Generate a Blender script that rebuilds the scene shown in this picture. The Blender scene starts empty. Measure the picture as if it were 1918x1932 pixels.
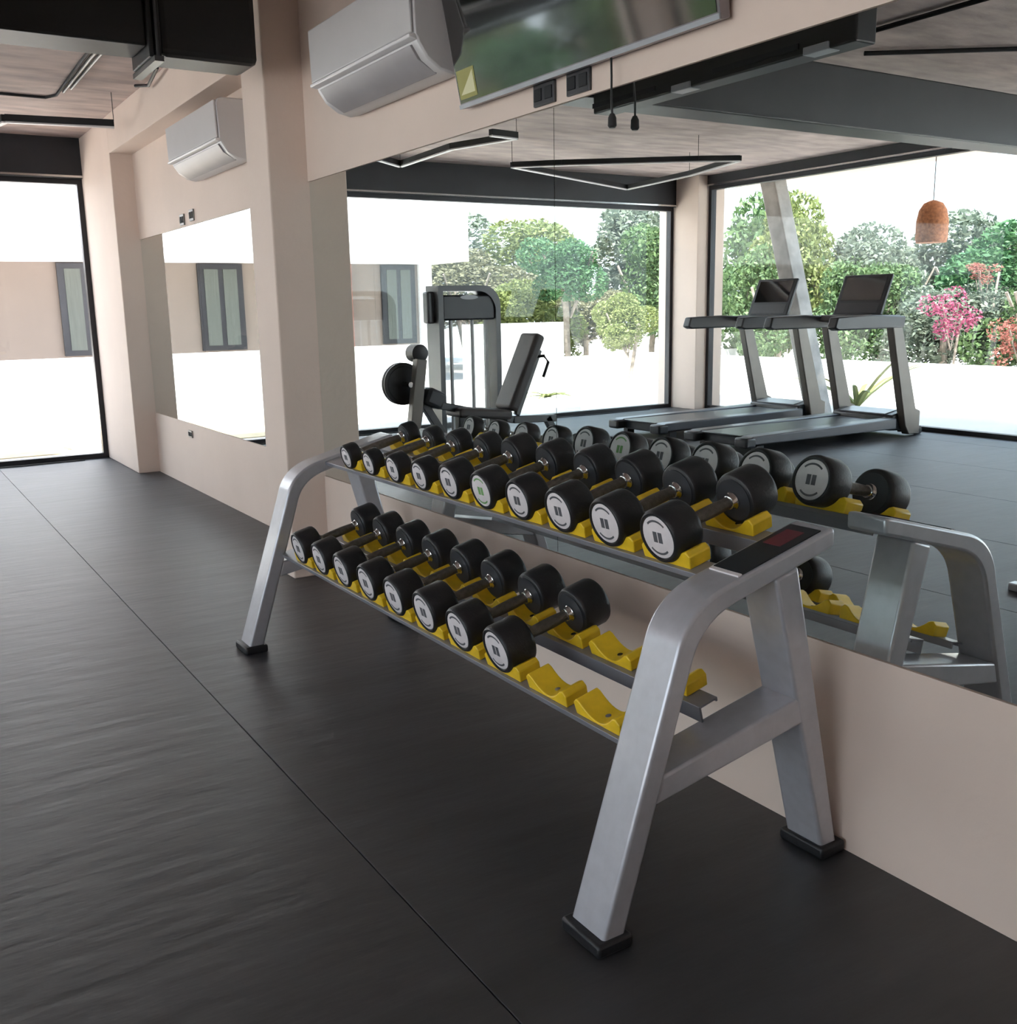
import bpy, bmesh, math, random
from mathutils import Vector, Matrix
C = bpy.context.scene.collection
SC = bpy.context.scene
PI = math.pi
rnd = random.Random(7)

# ------------------------------------------------------------------ camera
cam_d = bpy.data.cameras.new('camera')
cam = bpy.data.objects.new('camera', cam_d); C.objects.link(cam)
cam.matrix_world = Matrix(((0.8433597, 0.1228565, -0.52311634, -2.0750681),
                           (-0.53701377, 0.15829598, -0.82858831, 0.0),
                           (-0.01899025, 0.97971867, 0.19947608, 1.45),
                           (0, 0, 0, 1)))
cam_d.sensor_fit = 'HORIZONTAL'; cam_d.sensor_width = 36.0; cam_d.lens = 35.457
cam_d.clip_start = 0.05; cam_d.clip_end = 400
SC.camera = cam

# ------------------------------------------------------------------ world, sun, exposure
SC.view_settings.view_transform = 'Standard'; SC.view_settings.look = 'None'
SC.view_settings.gamma = 1.0; SC.view_settings.use_curve_mapping = False
SC.view_settings.exposure = 2.12
w = bpy.data.worlds.new('hazy_sky'); SC.world = w; w.use_nodes = True
nt = w.node_tree; nt.nodes.clear()
out = nt.nodes.new('ShaderNodeOutputWorld'); bg = nt.nodes.new('ShaderNodeBackground')
tc = nt.nodes.new('ShaderNodeTexCoord'); sep = nt.nodes.new('ShaderNodeSeparateXYZ'); cr = nt.nodes.new('ShaderNodeValToRGB')
nt.links.new(tc.outputs['Generated'], sep.inputs[0]); nt.links.new(sep.outputs['Z'], cr.inputs[0])
cr.color_ramp.elements[0].position = 0.0; cr.color_ramp.elements[0].color = (0.80, 0.90, 0.97, 1)
cr.color_ramp.elements[1].position = 0.9; cr.color_ramp.elements[1].color = (0.50, 0.68, 0.95, 1)
nt.links.new(cr.outputs[0], bg.inputs[0]); bg.inputs[1].default_value = 1.1
nt.links.new(bg.outputs[0], out.inputs[0])
sun_d = bpy.data.lights.new('sun', 'SUN'); sun_d.energy = 7.0; sun_d.angle = math.radians(3); sun_d.color = (1, 0.955, 0.91)
sun = bpy.data.objects.new('sun', sun_d); C.objects.link(sun)
sun.rotation_euler = Vector((0.25, -0.45, 1.0)).to_track_quat('Z', 'Y').to_euler()
sun.location = (-4, 4, 12)

# ------------------------------------------------------------------ materials
def mat(name, col, rough=0.5, metal=0.0, var=0.06, scale=6.0, bump=0.0, bscale=60.0, coat=0.0, spec=0.5, stretch=None):
    m = bpy.data.materials.new(name); m.use_nodes = True
    t = m.node_tree; b = t.nodes['Principled BSDF']
    b.inputs['Roughness'].default_value = rough; b.inputs['Metallic'].default_value = metal
    b.inputs['Specular IOR Level'].default_value = spec
    if coat: b.inputs['Coat Weight'].default_value = coat; b.inputs['Coat Roughness'].default_value = 0.1
    co = t.nodes.new('ShaderNodeTexCoord'); mp = t.nodes.new('ShaderNodeMapping')
    t.links.new(co.outputs['Object'], mp.inputs[0])
    if stretch: mp.inputs['Scale'].default_value = stretch
    n = t.nodes.new('ShaderNodeTexNoise'); n.inputs['Scale'].default_value = scale; n.inputs['Detail'].default_value = 5
    t.links.new(mp.outputs[0], n.inputs['Vector'])
    r = t.nodes.new('ShaderNodeValToRGB')
    r.color_ramp.elements[0].position = 0.3; r.color_ramp.elements[1].position = 0.7
    r.color_ramp.elements[0].color = (*[max(0, c * (1 - var)) for c in col], 1)
    r.color_ramp.elements[1].color = (*[min(1, c * (1 + var)) for c in col], 1)
    t.links.new(n.outputs['Fac'], r.inputs[0]); t.links.new(r.outputs[0], b.inputs['Base Color'])
    if bump:
        n2 = t.nodes.new('ShaderNodeTexNoise'); n2.inputs['Scale'].default_value = bscale; n2.inputs['Detail'].default_value = 4
        bp = t.nodes.new('ShaderNodeBump'); bp.inputs['Strength'].default_value = bump; bp.inputs['Distance'].default_value = 0.01
        t.links.new(mp.outputs[0], n2.inputs['Vector'])
        t.links.new(n2.outputs['Fac'], bp.inputs['Height']); t.links.new(bp.outputs[0], b.inputs['Normal'])
    return m

M = {}
M['wall'] = mat('beige_wall_paint', (0.76, 0.62, 0.535), 0.7, var=0.03, scale=2, bump=0.15, bscale=25)
M['ceiling'] = mat('bare_concrete_ceiling', (0.46, 0.365, 0.335), 0.8, var=0.28, scale=2.2, bump=0.3, bscale=14, stretch=(1, 3, 1))
M['rubber_floor'] = mat('black_rubber_floor', (0.026, 0.026, 0.030), 0.5, var=0.35, scale=2.5, bump=0.4, bscale=6, spec=0.9, stretch=(0.6, 2.2, 1))
M['black_paint'] = mat('matt_black_paint', (0.012, 0.013, 0.016), 0.75, var=0.2)
M['beam_black'] = mat('black_painted_beam', (0.016, 0.018, 0.023), 0.5, var=0.2, scale=3)
M['duct'] = mat('black_duct_sheet', (0.013, 0.013, 0.014), 0.45, var=0.25, scale=3)
M['frame_dark'] = mat('dark_window_aluminium', (0.03, 0.03, 0.035), 0.4, metal=0.4)
M['steel'] = mat('silver_grey_powder_coat', (0.50, 0.50, 0.54), 0.32, metal=0.35, var=0.05, scale=30, coat=0.35)
M['rail_steel'] = mat('grey_rail_paint', (0.30, 0.30, 0.33), 0.35, metal=0.4, var=0.06)
M['black_rubber'] = mat('black_rubber', (0.012, 0.012, 0.014), 0.45, var=0.2, scale=40, bump=0.1, bscale=150)
M['head_face'] = mat('dull_black_rubber_face', (0.03, 0.032, 0.038), 0.5, var=0.15, scale=20)
M['disc'] = mat('grey_end_disc', (0.74, 0.69, 0.70), 0.45, var=0.05, scale=30)
M['disc_print'] = mat('dark_disc_print', (0.10, 0.10, 0.11), 0.5)
M['disc_green'] = mat('green_disc_print', (0.16, 0.36, 0.12), 0.5)
M['chrome'] = mat('chrome', (0.62, 0.62, 0.62), 0.15, metal=1.0, var=0.03)
M['handle'] = mat('knurled_dark_steel', (0.20, 0.19, 0.17), 0.38, metal=0.9, var=0.2, scale=60, bump=0.4, bscale=300)
M['yellow'] = mat('yellow_plastic', (0.85, 0.56, 0.02), 0.42, var=0.12, scale=20)
M['sticker_dark'] = mat('dark_sticker', (0.02, 0.024, 0.028), 0.3)
M['sticker_red'] = mat('red_sticker', (0.16, 0.03, 0.04), 0.35)
M['white_plastic'] = mat('warm_white_plastic', (0.62, 0.60, 0.60), 0.35, var=0.02)
M['white_edge'] = mat('pale_plastic_trim', (0.80, 0.77, 0.77), 0.3, var=0.02)
M['grey_plastic'] = mat('grey_plastic', (0.33, 0.31, 0.32), 0.4)
M['tv_bezel'] = mat('tv_bezel', (0.22, 0.20, 0.21), 0.3, metal=0.5)
M['screen'] = mat('glossy_black_screen', (0.006, 0.006, 0.006), 0.05, var=0.1, spec=1.0, coat=1.0)
M['label_cream'] = mat('cream_label', (0.72, 0.70, 0.42), 0.6)
M['label_olive'] = mat('olive_label', (0.36, 0.34, 0.10), 0.6)
M['socket'] = mat('dark_socket', (0.05, 0.05, 0.055), 0.4)
M['socket_grey'] = mat('grey_socket', (0.20, 0.19, 0.18), 0.4)
M['cable'] = mat('black_cable', (0.015, 0.015, 0.016), 0.5)
M['belt'] = mat('grey_running_belt', (0.06, 0.065, 0.07), 0.35, var=0.1)
M['rail_dark'] = mat('dark_blue_grey_rail', (0.10, 0.105, 0.12), 0.3)
M['tm_post'] = mat('taupe_painted_post', (0.16, 0.145, 0.13), 0.4, metal=0.3)
M['tm_dark'] = mat('dark_plastic', (0.03, 0.032, 0.038), 0.4)
M['tm_light'] = mat('silver_plastic', (0.35, 0.37, 0.40), 0.3)
M['upholstery'] = mat('dark_brown_grey_upholstery', (0.055, 0.048, 0.048), 0.55, bump=0.2, bscale=80)
M['machine_grey'] = mat('charcoal_machine_paint', (0.07, 0.072, 0.075), 0.35, metal=0.3)
M['shroud'] = mat('frosted_shroud', (0.62, 0.63, 0.64), 0.4)
M['orange'] = mat('orange_brown_plastic', (0.30, 0.12, 0.07), 0.5)
M['wicker'] = mat('orange_brown_wicker', (0.42, 0.16, 0.07), 0.8, var=0.3, scale=30, bump=0.6, bscale=60)
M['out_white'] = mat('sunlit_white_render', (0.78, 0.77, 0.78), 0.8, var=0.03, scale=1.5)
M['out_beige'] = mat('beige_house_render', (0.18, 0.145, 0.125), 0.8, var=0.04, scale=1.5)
M['out_wall'] = mat('white_garden_wall', (0.78, 0.77, 0.74), 0.8, var=0.06, scale=2)
M['sand'] = mat('pale_sandy_ground', (0.68, 0.64, 0.60), 0.9, var=0.12, scale=0.8)
M['ochre'] = mat('ochre_paving', (0.55, 0.42, 0.25), 0.9, var=0.12)
M['brick_red'] = mat('terracotta_door_paint', (0.38, 0.12, 0.08), 0.6)
M['curtain'] = mat('pale_green_grey_curtain', (0.075, 0.085, 0.075), 0.6, var=0.12, scale=8, stretch=(6, 1, 0.3))
M['bark'] = mat('grey_brown_bark', (0.28, 0.23, 0.19), 0.9, var=0.3, scale=12, bump=0.5, bscale=30)
M['column_out'] = mat('weathered_grey_column', (0.30, 0.29, 0.28), 0.7, var=0.25, scale=5)

def leafmat(name, c1, c2):
    m = bpy.data.materials.new(name); m.use_nodes = True; t = m.node_tree; b = t.nodes['Principled BSDF']
    b.inputs['Roughness'].default_value = 0.6
    g = t.nodes.new('ShaderNodeNewGeometry'); r = t.nodes.new('ShaderNodeValToRGB')
    r.color_ramp.elements[0].color = (*c1, 1); r.color_ramp.elements[1].color = (*c2, 1)
    t.links.new(g.outputs['Random Per Island'], r.inputs[0]); t.links.new(r.outputs[0], b.inputs['Base Color'])
    tr = t.nodes.new('ShaderNodeBsdfTranslucent'); t.links.new(r.outputs[0], tr.inputs[0])
    mx = t.nodes.new('ShaderNodeMixShader'); mx.inputs[0].default_value = 0.35
    t.links.new(b.outputs[0], mx.inputs[1]); t.links.new(tr.outputs[0], mx.inputs[2])
    t.links.new(mx.outputs[0], t.nodes['Material Output'].inputs[0])
    return m
LEAF = {
 'deep': leafmat('deep_green_leaves', (0.031, 0.094, 0.038), (0.084, 0.175, 0.067)),
 'mid': leafmat('mid_green_leaves', (0.059, 0.111, 0.044), (0.133, 0.201, 0.076)),
 'lime': leafmat('yellow_green_leaves', (0.128, 0.160, 0.048), (0.230, 0.258, 0.091)),
 'dry': leafmat('dry_olive_leaves', (0.128, 0.122, 0.069), (0.217, 0.209, 0.125)),
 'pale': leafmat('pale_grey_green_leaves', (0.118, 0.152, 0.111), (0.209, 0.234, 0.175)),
 'pink': leafmat('magenta_bracts', (0.261, 0.035, 0.086), (0.355, 0.091, 0.160)),
 'coral': leafmat('coral_bracts', (0.268, 0.069, 0.052), (0.355, 0.142, 0.108)),
}
def glassmat():
    m = bpy.data.materials.new('window_glass'); m.use_nodes = True; t = m.node_tree; t.nodes.clear()
    o = t.nodes.new('ShaderNodeOutputMaterial'); tr = t.nodes.new('ShaderNodeBsdfTransparent'); tr.inputs[0].default_value = (0.93, 0.94, 0.94, 1)
    gl = t.nodes.new('ShaderNodeBsdfGlossy'); gl.inputs['Roughness'].default_value = 0.0
    f = t.nodes.new('ShaderNodeFresnel'); f.inputs[0].default_value = 1.45
    mx = t.nodes.new('ShaderNodeMixShader')
    ge = t.nodes.new('ShaderNodeNewGeometry'); iv = t.nodes.new('ShaderNodeMath'); iv.operation = 'SUBTRACT'; iv.inputs[0].default_value = 1
    mu = t.nodes.new('ShaderNodeMath'); mu.operation = 'MULTIPLY'      # reflect on the outer faces only, the slab has no inner bounce
    t.links.new(ge.outputs['Backfacing'], iv.inputs[1]); t.links.new(iv.outputs[0], mu.inputs[0]); t.links.new(f.outputs[0], mu.inputs[1])
    t.links.new(mu.outputs[0], mx.inputs[0]); t.links.new(tr.outputs[0], mx.inputs[1]); t.links.new(gl.outputs[0], mx.inputs[2])
    t.links.new(mx.outputs[0], o.inputs[0]); return m
M['glass'] = glassmat()
def acrylicmat():
    m = bpy.data.materials.new('frosted_acrylic'); m.use_nodes = True; t = m.node_tree; b = t.nodes['Principled BSDF']
    b.inputs['Base Color'].default_value = (0.7, 0.72, 0.72, 1); b.inputs['Roughness'].default_value = 0.3; b.inputs['Alpha'].default_value = 0.30
    return m
M['acrylic'] = acrylicmat()
def mirrormat():
    m = bpy.data.materials.new('silvered_mirror'); m.use_nodes = True; b = m.node_tree.nodes['Principled BSDF']
    b.inputs['Base Color'].default_value = (0.82, 0.87, 0.85, 1); b.inputs['Metallic'].default_value = 1; b.inputs['Roughness'].default_value = 0.0
    return m
M['mirror'] = mirrormat()

# ------------------------------------------------------------------ mesh helpers
def add_box(bm, x0, x1, y0, y1, z0, z1, mi=0):
    v = [bm.verts.new(p) for p in ((x0,y0,z0),(x1,y0,z0),(x1,y1,z0),(x0,y1,z0),(x0,y0,z1),(x1,y0,z1),(x1,y1,z1),(x0,y1,z1))]
    for f in ((0,3,2,1),(4,5,6,7),(0,1,5,4),(1,2,6,5),(2,3,7,6),(3,0,4,7)):
        bm.faces.new([v[i] for i in f]).material_index = mi
    return v
def add_rbox(bm, c, size, rot=(0,0,0), mi=0):
    from mathutils import Euler
    vs = add_box(bm, -size[0]/2, size[0]/2, -size[1]/2, size[1]/2, -size[2]/2, size[2]/2, mi)
    R = Euler(rot).to_matrix()
    for v in vs: v.co = R @ v.co + Vector(c)
    return vs
def add_bar(bm, a, b, w, h, up=(0,0,1)):
    """rectangular bar from a to b; w across, h along up"""
    a, b = Vector(a), Vector(b); d = (b-a).normalized(); u = Vector(up); s = d.cross(u).normalized(); u = s.cross(d)
    v = []
    for p in (a, b):
        for i, j in ((-1,-1),(1,-1),(1,1),(-1,1)): v.append(bm.verts.new(p + s*(i*w/2) + u*(j*h/2)))
    for f in ((0,1,2,3),(7,6,5,4),(0,4,5,1),(1,5,6,2),(2,6,7,3),(3,7,4,0)): bm.faces.new([v[i] for i in f])
def add_prism(bm, pts, y0, y1, axis='y', mi=0):
    """extrude a 2D outline: (x,z) along y, (y,z) along x, (x,y) along z"""
    def P(a, b, t): return {'y': (a,t,b), 'x': (t,a,b), 'z': (a,b,t)}[axis]
    lo = [bm.verts.new(P(a,b,y0)) for a,b in pts]; hi = [bm.verts.new(P(a,b,y1)) for a,b in pts]
    n = len(pts)
    fs = [bm.faces.new(lo), bm.faces.new(hi[::-1])]
    for i in range(n): fs.append(bm.faces.new((lo[i], hi[i], hi[(i+1)%n], lo[(i+1)%n])))
    for f in fs: f.material_index = mi
def frame_of(d):
    d = Vector(d).normalized(); u = Vector((0,0,1)) if abs(d.z) < 0.95 else Vector((1,0,0))
    s = d.cross(u).normalized(); return d, s, s.cross(d)
def add_lathe(bm, o, d, prof, seg=32, mi=0):
    """prof = [(t along axis, radius)]"""
    d, s, u = frame_of(d); o = Vector(o); rings = []
    for t, r in prof:
        if r < 1e-6: rings.append([bm.verts.new(o + d*t)]); continue
        rings.append([bm.verts.new(o + d*t + (s*math.cos(2*PI*k/seg) + u*math.sin(2*PI*k/seg))*r) for k in range(seg)])
    for a, b in zip(rings, rings[1:]):
        for k in range(seg):
            k2 = (k+1) % seg
            if len(a) == 1 and len(b) == 1: continue
            if len(a) == 1: f = bm.faces.new((a[0], b[k2], b[k]))
            elif len(b) == 1: f = bm.faces.new((a[k], a[k2], b[0]))
            else: f = bm.faces.new((a[k], a[k2], b[k2], b[k]))
            f.material_index = mi
    if len(rings[0]) > 1: bm.faces.new(rings[0][::-1]).material_index = mi
    if len(rings[-1]) > 1: bm.faces.new(rings[-1]).material_index = mi
def add_cyl(bm, a, b, r, seg=20, r2=None):
    a, b = Vector(a), Vector(b); L = (b-a).length
    add_lathe(bm, a, b-a, [(0, r), (L, r if r2 is None else r2)], seg)
def add_tube(bm, pts, r, seg=10):
    pts = [Vector(p) for p in pts]; rings = []
    for i, p in enumerate(pts):
        d = (pts[min(i+1, len(pts)-1)] - pts[max(i-1, 0)])
        _, s, u = frame_of(d)
        rings.append([bm.verts.new(p + (s*math.cos(2*PI*k/seg) + u*math.sin(2*PI*k/seg))*r) for k in range(seg)])
    for a, b in zip(rings, rings[1:]):
        for k in range(seg): bm.faces.new((a[k], a[(k+1)%seg], b[(k+1)%seg], b[k]))
    bm.faces.new(rings[0][::-1]); bm.faces.new(rings[-1])
def obj(name, bm, m, parent=None, bevel=0.0, smooth=True, seg=2, label=None):
    me = bpy.data.meshes.new(name)
    bmesh.ops.recalc_face_normals(bm, faces=bm.faces[:])
    bm.to_mesh(me); bm.free()
    for x in (m if isinstance(m, (list, tuple)) else [m]): me.materials.append(x)
    if smooth:
        me.polygons.foreach_set('use_smooth', [True]*len(me.polygons)); me.set_sharp_from_angle(angle=math.radians(38))
    o = bpy.data.objects.new(name, me); C.objects.link(o)
    if parent: o.parent = parent
    if bevel:
        b = o.modifiers.new('bevel', 'BEVEL'); b.width = bevel; b.segments = seg; b.limit_method = 'ANGLE'; b.angle_limit = math.radians(40)
    if label: o['label'] = label
    return o
def B(fn, *a, **k):
    bm = bmesh.new(); fn(bm, *a, **k); return bm
def tag(o, label, cat, group=None):
    o['label'] = label; o['category'] = cat
    if group: o['group'] = group
    return o
def thing(name, label, cat, loc=(0,0,0), rotz=0, group=None):
    o = bpy.data.objects.new(name, None); C.objects.link(o); o.empty_display_size = 0.1
    o.location = loc; o.rotation_euler = (0,0,rotz); return tag(o, label, cat, group)
def struct(name, bm, m, parent=None, **k):
    o = obj(name, bm, m, parent, **k)
    if not parent: o['kind'] = 'structure'
    return o
def copy_tree(o, parent=None):
    c = o.copy(); C.objects.link(c); c.parent = parent
    for ch in o.children: copy_tree(ch, c)
    return c

# ------------------------------------------------------------------ the room
CZ = 3.16; YF = 11.06; XW = -7.94; YB = -3.0
fl = bpy.data.objects.new('floor', None)
fl = struct('floor', B(add_box, XW-0.3, 0.45, YB-0.1, YF+0.1, -0.12, -0.012), M['black_paint'])
seams = [0.15, -1.10, -2.35, -3.60, -4.85, -6.10, -7.35, XW]
k = 0
for a, b in zip(seams, seams[1:]):
    o = obj('rubber_mat', B(add_box, b+0.0015, a-0.0015, YB, YF-0.03, -0.012, 0.0), M['rubber_floor'], fl, bevel=0.002)
struct('ceiling', B(add_box, XW-0.3, 0.45, YB-0.1, YF+0.3, CZ, CZ+0.2), M['ceiling'])

bm = bmesh.new()
add_box(bm, 0.012, 0.45, YB, 5.18, 0, CZ)
add_box(bm, -0.006, 0.012, YB, 5.18, 0, 0.558)
add_box(bm, -0.006, 0.012, YB, 5.18, 2.118, CZ)
add_box(bm, 0.167, 0.45, 5.52, 9.67, 0, CZ)
add_box(bm, 0.149, 0.167, 5.52, 9.67, 0, 0.558)
add_box(bm, 0.149, 0.167, 5.52, 9.67, 2.118, CZ)
struct('wall_right', bm, M['wall'], smooth=False)
struct('trim_1', B(add_box, -0.215, 0.45, 5.18, 5.52, 0, CZ), M['wall'], bevel=0.008, smooth=False)     # main column
struct('trim_2', B(add_box, -0.045, 0.45, 9.67, YF+0.02, 0, CZ), M['wall'], bevel=0.008, smooth=False)     # column by the far window
struct('trim_3', B(add_box, -0.045, 0.149, 5.52, 9.67, 2.85, CZ), M['wall'], bevel=0.004, smooth=False)  # beam over the bay
bm = bmesh.new(); add_box(bm, XW, 0.45, YB-0.2, YB, 0, CZ)
struct('wall_rear', bm, M['wall'], smooth=False)
bm = bmesh.new()
add_box(bm, XW-0.25, XW, YB-0.2, YB+0.3, 0, CZ)
struct('wall_left', bm, M['wall'], smooth=False)
struct('trim_4', B(add_box, XW-0.25, XW+0.24, 10.52, YF+0.25, 0, CZ), M['wall'], bevel=0.006, smooth=False)  # corner column
# dark beams above the glazing
struct('trim_5', B(add_box, XW+0.24, -0.045, YF-0.10, YF+0.18, 2.78, CZ), M['beam_black'], bevel=0.004, smooth=False)
struct('trim_6', B(add_box, XW-0.20, XW+0.08, YB+0.3, 10.52, 3.02, CZ), M['beam_black'], bevel=0.004, smooth=False)

# far glazing
def glazing(name, axis, at, lo, hi, z0, z1, mull, t=0.05, dep=0.09):
    """frame + panes; axis 'x' = runs along x at y=at; 'y' = runs along y at x=at"""
    bm = bmesh.new()
    def bx(a, b, za, zb, d=dep):
        if axis == 'x': add_box(bm, a, b, at-d/2, at+d/2, za, zb)
        else: add_box(bm, at-d/2, at+d/2, a, b, za, zb)
    bx(lo, hi, z0, z0+t); bx(lo, hi, z1-t, z1); bx(lo, lo+t, z0+t, z1-t); bx(hi-t, hi, z0+t, z1-t)
    root = struct(name, bm, M['frame_dark'], smooth=False)
    edges = [lo+t] + mull + [hi-t]
    for a, b in zip(edges, edges[1:]):
        bm = bmesh.new(); a += 0.002; b -= 0.002
        if axis == 'x': add_box(bm, a, b, at-0.004, at+0.004, z0+t, z1-t)
        else: add_box(bm, at-0.004, at+0.004, a, b, z0+t, z1-t)
        obj('pane', bm, M['glass'], root, smooth=False)
    return root
w1 = glazing('window_1', 'x', YF, XW+0.24, -0.045, 0.0, 2.78, [-1.55, -3.1, -4.35, -6.1])
w2 = glazing('window_2', 'y', XW, YB+0.3, 10.52, 0.0, 3.02, [-0.6, 1.2, 3.0, 4.8, 6.6, 8.4])
bm = bmesh.new(); add_box(bm, XW+0.24, -0.05, YF-0.125, YF-0.10, 2.785, 2.805)
obj('metal_strip', bm, M['chrome'], w1, smooth=False, label='thin bright metal strip along the top of the glazing')
bm = bmesh.new(); add_box(bm, XW+0.08, XW+0.10, YB+0.3, 10.5, 3.02, 3.04)
obj('metal_strip', bm, M['chrome'], w2, smooth=False, label='thin bright metal strip along the top of the glazing')
# black cable lying on floor by the far glazing
tag(obj('cable', B(add_tube, [(-7.2+0.3*i, YF-0.16+0.018*math.sin(i*1.7)+0.01*math.sin(i*4.1), 0.008) for i in range(24)], 0.007, 6), M['cable']),
    'thin black cable lying on the floor along the foot of the far window', 'cable')

# mirrors
def mirror(x, y0, y1, label):
    o = obj('wall_mirror', B(add_box, x, x+0.010, y0+0.0015, y1-0.0015, 0.560, 2.116), M['mirror'], smooth=False)
    return tag(o, label, 'mirror')
mirror(0.0, 2.95, 5.18, 'tall frameless wall mirror right of the beige column, reflecting the weight-stack machine')
mirror(0.0, 0.72, 2.95, 'frameless wall mirror beside the near end of the rack, reflecting the treadmills')
mirror(0.0, -1.51, 0.72, 'frameless wall mirror panel continuing past the right edge of the view')
mirror(0.155, 5.52, 7.88, 'right-hand mirror panel in the recess between the two columns')
mirror(0.155, 7.88, 9.67, 'left-hand mirror panel in the recess, next to the window column')

# ------------------------------------------------------------------ ducts, pendants, conduits
duct = thing('air_duct', 'large black rectangular air duct crossing the room under the ceiling', 'duct', (-4, 5.0, 2.62))
bm = bmesh.new(); add_box(bm, -3.9, 3.15, -0.14, 0.13, 0.0, 0.39); obj('duct_body', bm, M['duct'], duct, bevel=0.01, smooth=False)
bm = bmesh.new(); add_box(bm, 3.21, 3.66, -0.13, 0.14, -0.03, 0.42); obj('duct_end', bm, M['duct'], duct, bevel=0.03, smooth=False)
bm = bmesh.new()
for x in (3.15, 3.185): add_box(bm, x, x+0.02, -0.165, 0.165, -0.05, 0.40)
obj('flange', bm, M['duct'], duct, bevel=0.004, smooth=False)
for x in (3.18,):
    h = obj('hanger', B(add_box, x-0.02, x+0.02, -0.21, 0.21, -0.075, -0.052), M['machine_grey'], duct, smooth=False)
    for y in (-0.19, 0.19): obj('rod', B(add_cyl, (x, y, -0.055), (x, y, 0.54), 0.006, 8), M['machine_grey'], h)

d2 = thing('supply_duct', 'narrow black duct with slot diffusers, seen only in the mirror', 'duct', (-1.725, 3.95, 2.525))
bm = bmesh.new(); add_box(bm, -0.01, 0.12, -0.93, 0.89, 0, 0.40); obj('duct_body', bm, M['duct'], d2, bevel=0.008, smooth=False)
for y in (-0.35, 0.62):
    bm = bmesh.new(); add_box(bm, 0.118, 0.126, y-0.27, y+0.27, 0.03, 0.055); obj('slot_diffuser', bm, M['black_paint'], d2, smooth=False)
for y in (-0.72, 0.15):
    bm = bmesh.new(); add_box(bm, 0.05, 0.130, y-0.07, y+0.07, -0.004, 0.03); obj('bracket', bm, M['tm_light'], d2, bevel=0.004, smooth=False)
for y in (-0.8, 0.8):
    for x in (0.02, 0.09): obj('hanger', B(add_cyl, (x, y, 0.39), (x, y, 0.635), 0.006, 8), M['machine_grey'], d2)

def line_light(label, pts, z, closed):
    root = thing('linear_pendant_light', label, 'lamp', (pts[0][0], pts[0][1], z))
    o0 = Vector((pts[0][0], pts[0][1], z)); P = [Vector((x, y, z)) - o0 for x, y in pts]
    pr = list(zip(P, P[1:])) + ([(P[-1], P[0])] if closed else [])
    for a, b in pr:
        obj('profile', B(add_bar, a + Vector((0,0,0.03)), b + Vector((0,0,0.03)), 0.05, 0.05), M['black_paint'], root, smooth=False)
        obj('diffuser', B(add_bar, a, b, 0.042, 0.012), M['white_plastic'], root, smooth=False, label='white diffuser strip')
    for p in P[::2]: obj('suspension_wire', B(add_cyl, p + Vector((0,0,0.05)), p + Vector((0,0,CZ-z)), 0.003, 6), M['cable'], root)
line_light('black zigzag linear pendant light hanging near the far window by the column',
           [(-0.20, 8.66), (-0.96, 8.78), (-1.15, 9.75), (-2.44, 9.42), (-2.83, 9.73), (-2.75, 8.5), (-2.97, 7.74), (-2.68, 7.70)], 2.90, False)
line_light('black hexagonal linear pendant light hanging in the far corner, seen in the mirror',
           [(-3.92, 9.29), (-6.37, 10.40), (-6.18, 9.04), (-5.83, 7.9), (-5.45, 8.11), (-4.31, 8.94)], 2.90, True)
for i, pts in enumerate([[(-1.9, 9.0), (-0.62, 9.03), (-0.56, 8.90), (-0.59, 7.6), (-0.6, 5.0)], [(-0.53, 8.75), (-0.55, 7.5), (-0.55, 5.0)], [(-0.50, 8.6), (-0.51, 7.5), (-0.51, 5.0)]]):
    tag(obj('ceiling_conduit', B(add_tube, [(x, y, CZ-0.012) for x, y in pts], 0.011, 8), M['black_paint'] if i == 0 else M['socket_grey']),
        ['black electrical conduit bent across the bare ceiling', 'grey conduit under the ceiling, middle of three parallel runs', 'grey conduit under the ceiling, nearest the wall of three parallel runs'][i], 'conduit')
tag(obj('ceiling_conduit', B(add_tube, [(-4.05, 4.95, CZ-0.02), (-4.9, 4.36, CZ-0.02), (-6.5, 3.3, CZ-0.02)], 0.016, 8), M['black_paint']), 'black conduit crossing the ceiling behind the narrow duct, seen in the mirror', 'conduit')
tag(obj('ceiling_conduit', B(add_tube, [(-3.61, 4.6, CZ-0.02), (-3.60, 3.2, CZ-0.02), (-3.6, 0, CZ-0.02)], 0.016, 8), M['black_paint']), 'straight black conduit above the end of the narrow duct, seen in the mirror', 'conduit')
# black bracket on ceiling by the wall
bm = bmesh.new(); add_tube(bm, [(-0.12, 8.2, 3.13), (-0.10, 7.9, 3.08), (-0.13, 7.5, 3.12)], 0.012, 8)
tag(obj('cable', bm, M['cable']), 'short black cable drooping under the ceiling beside the duct', 'cable')

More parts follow.
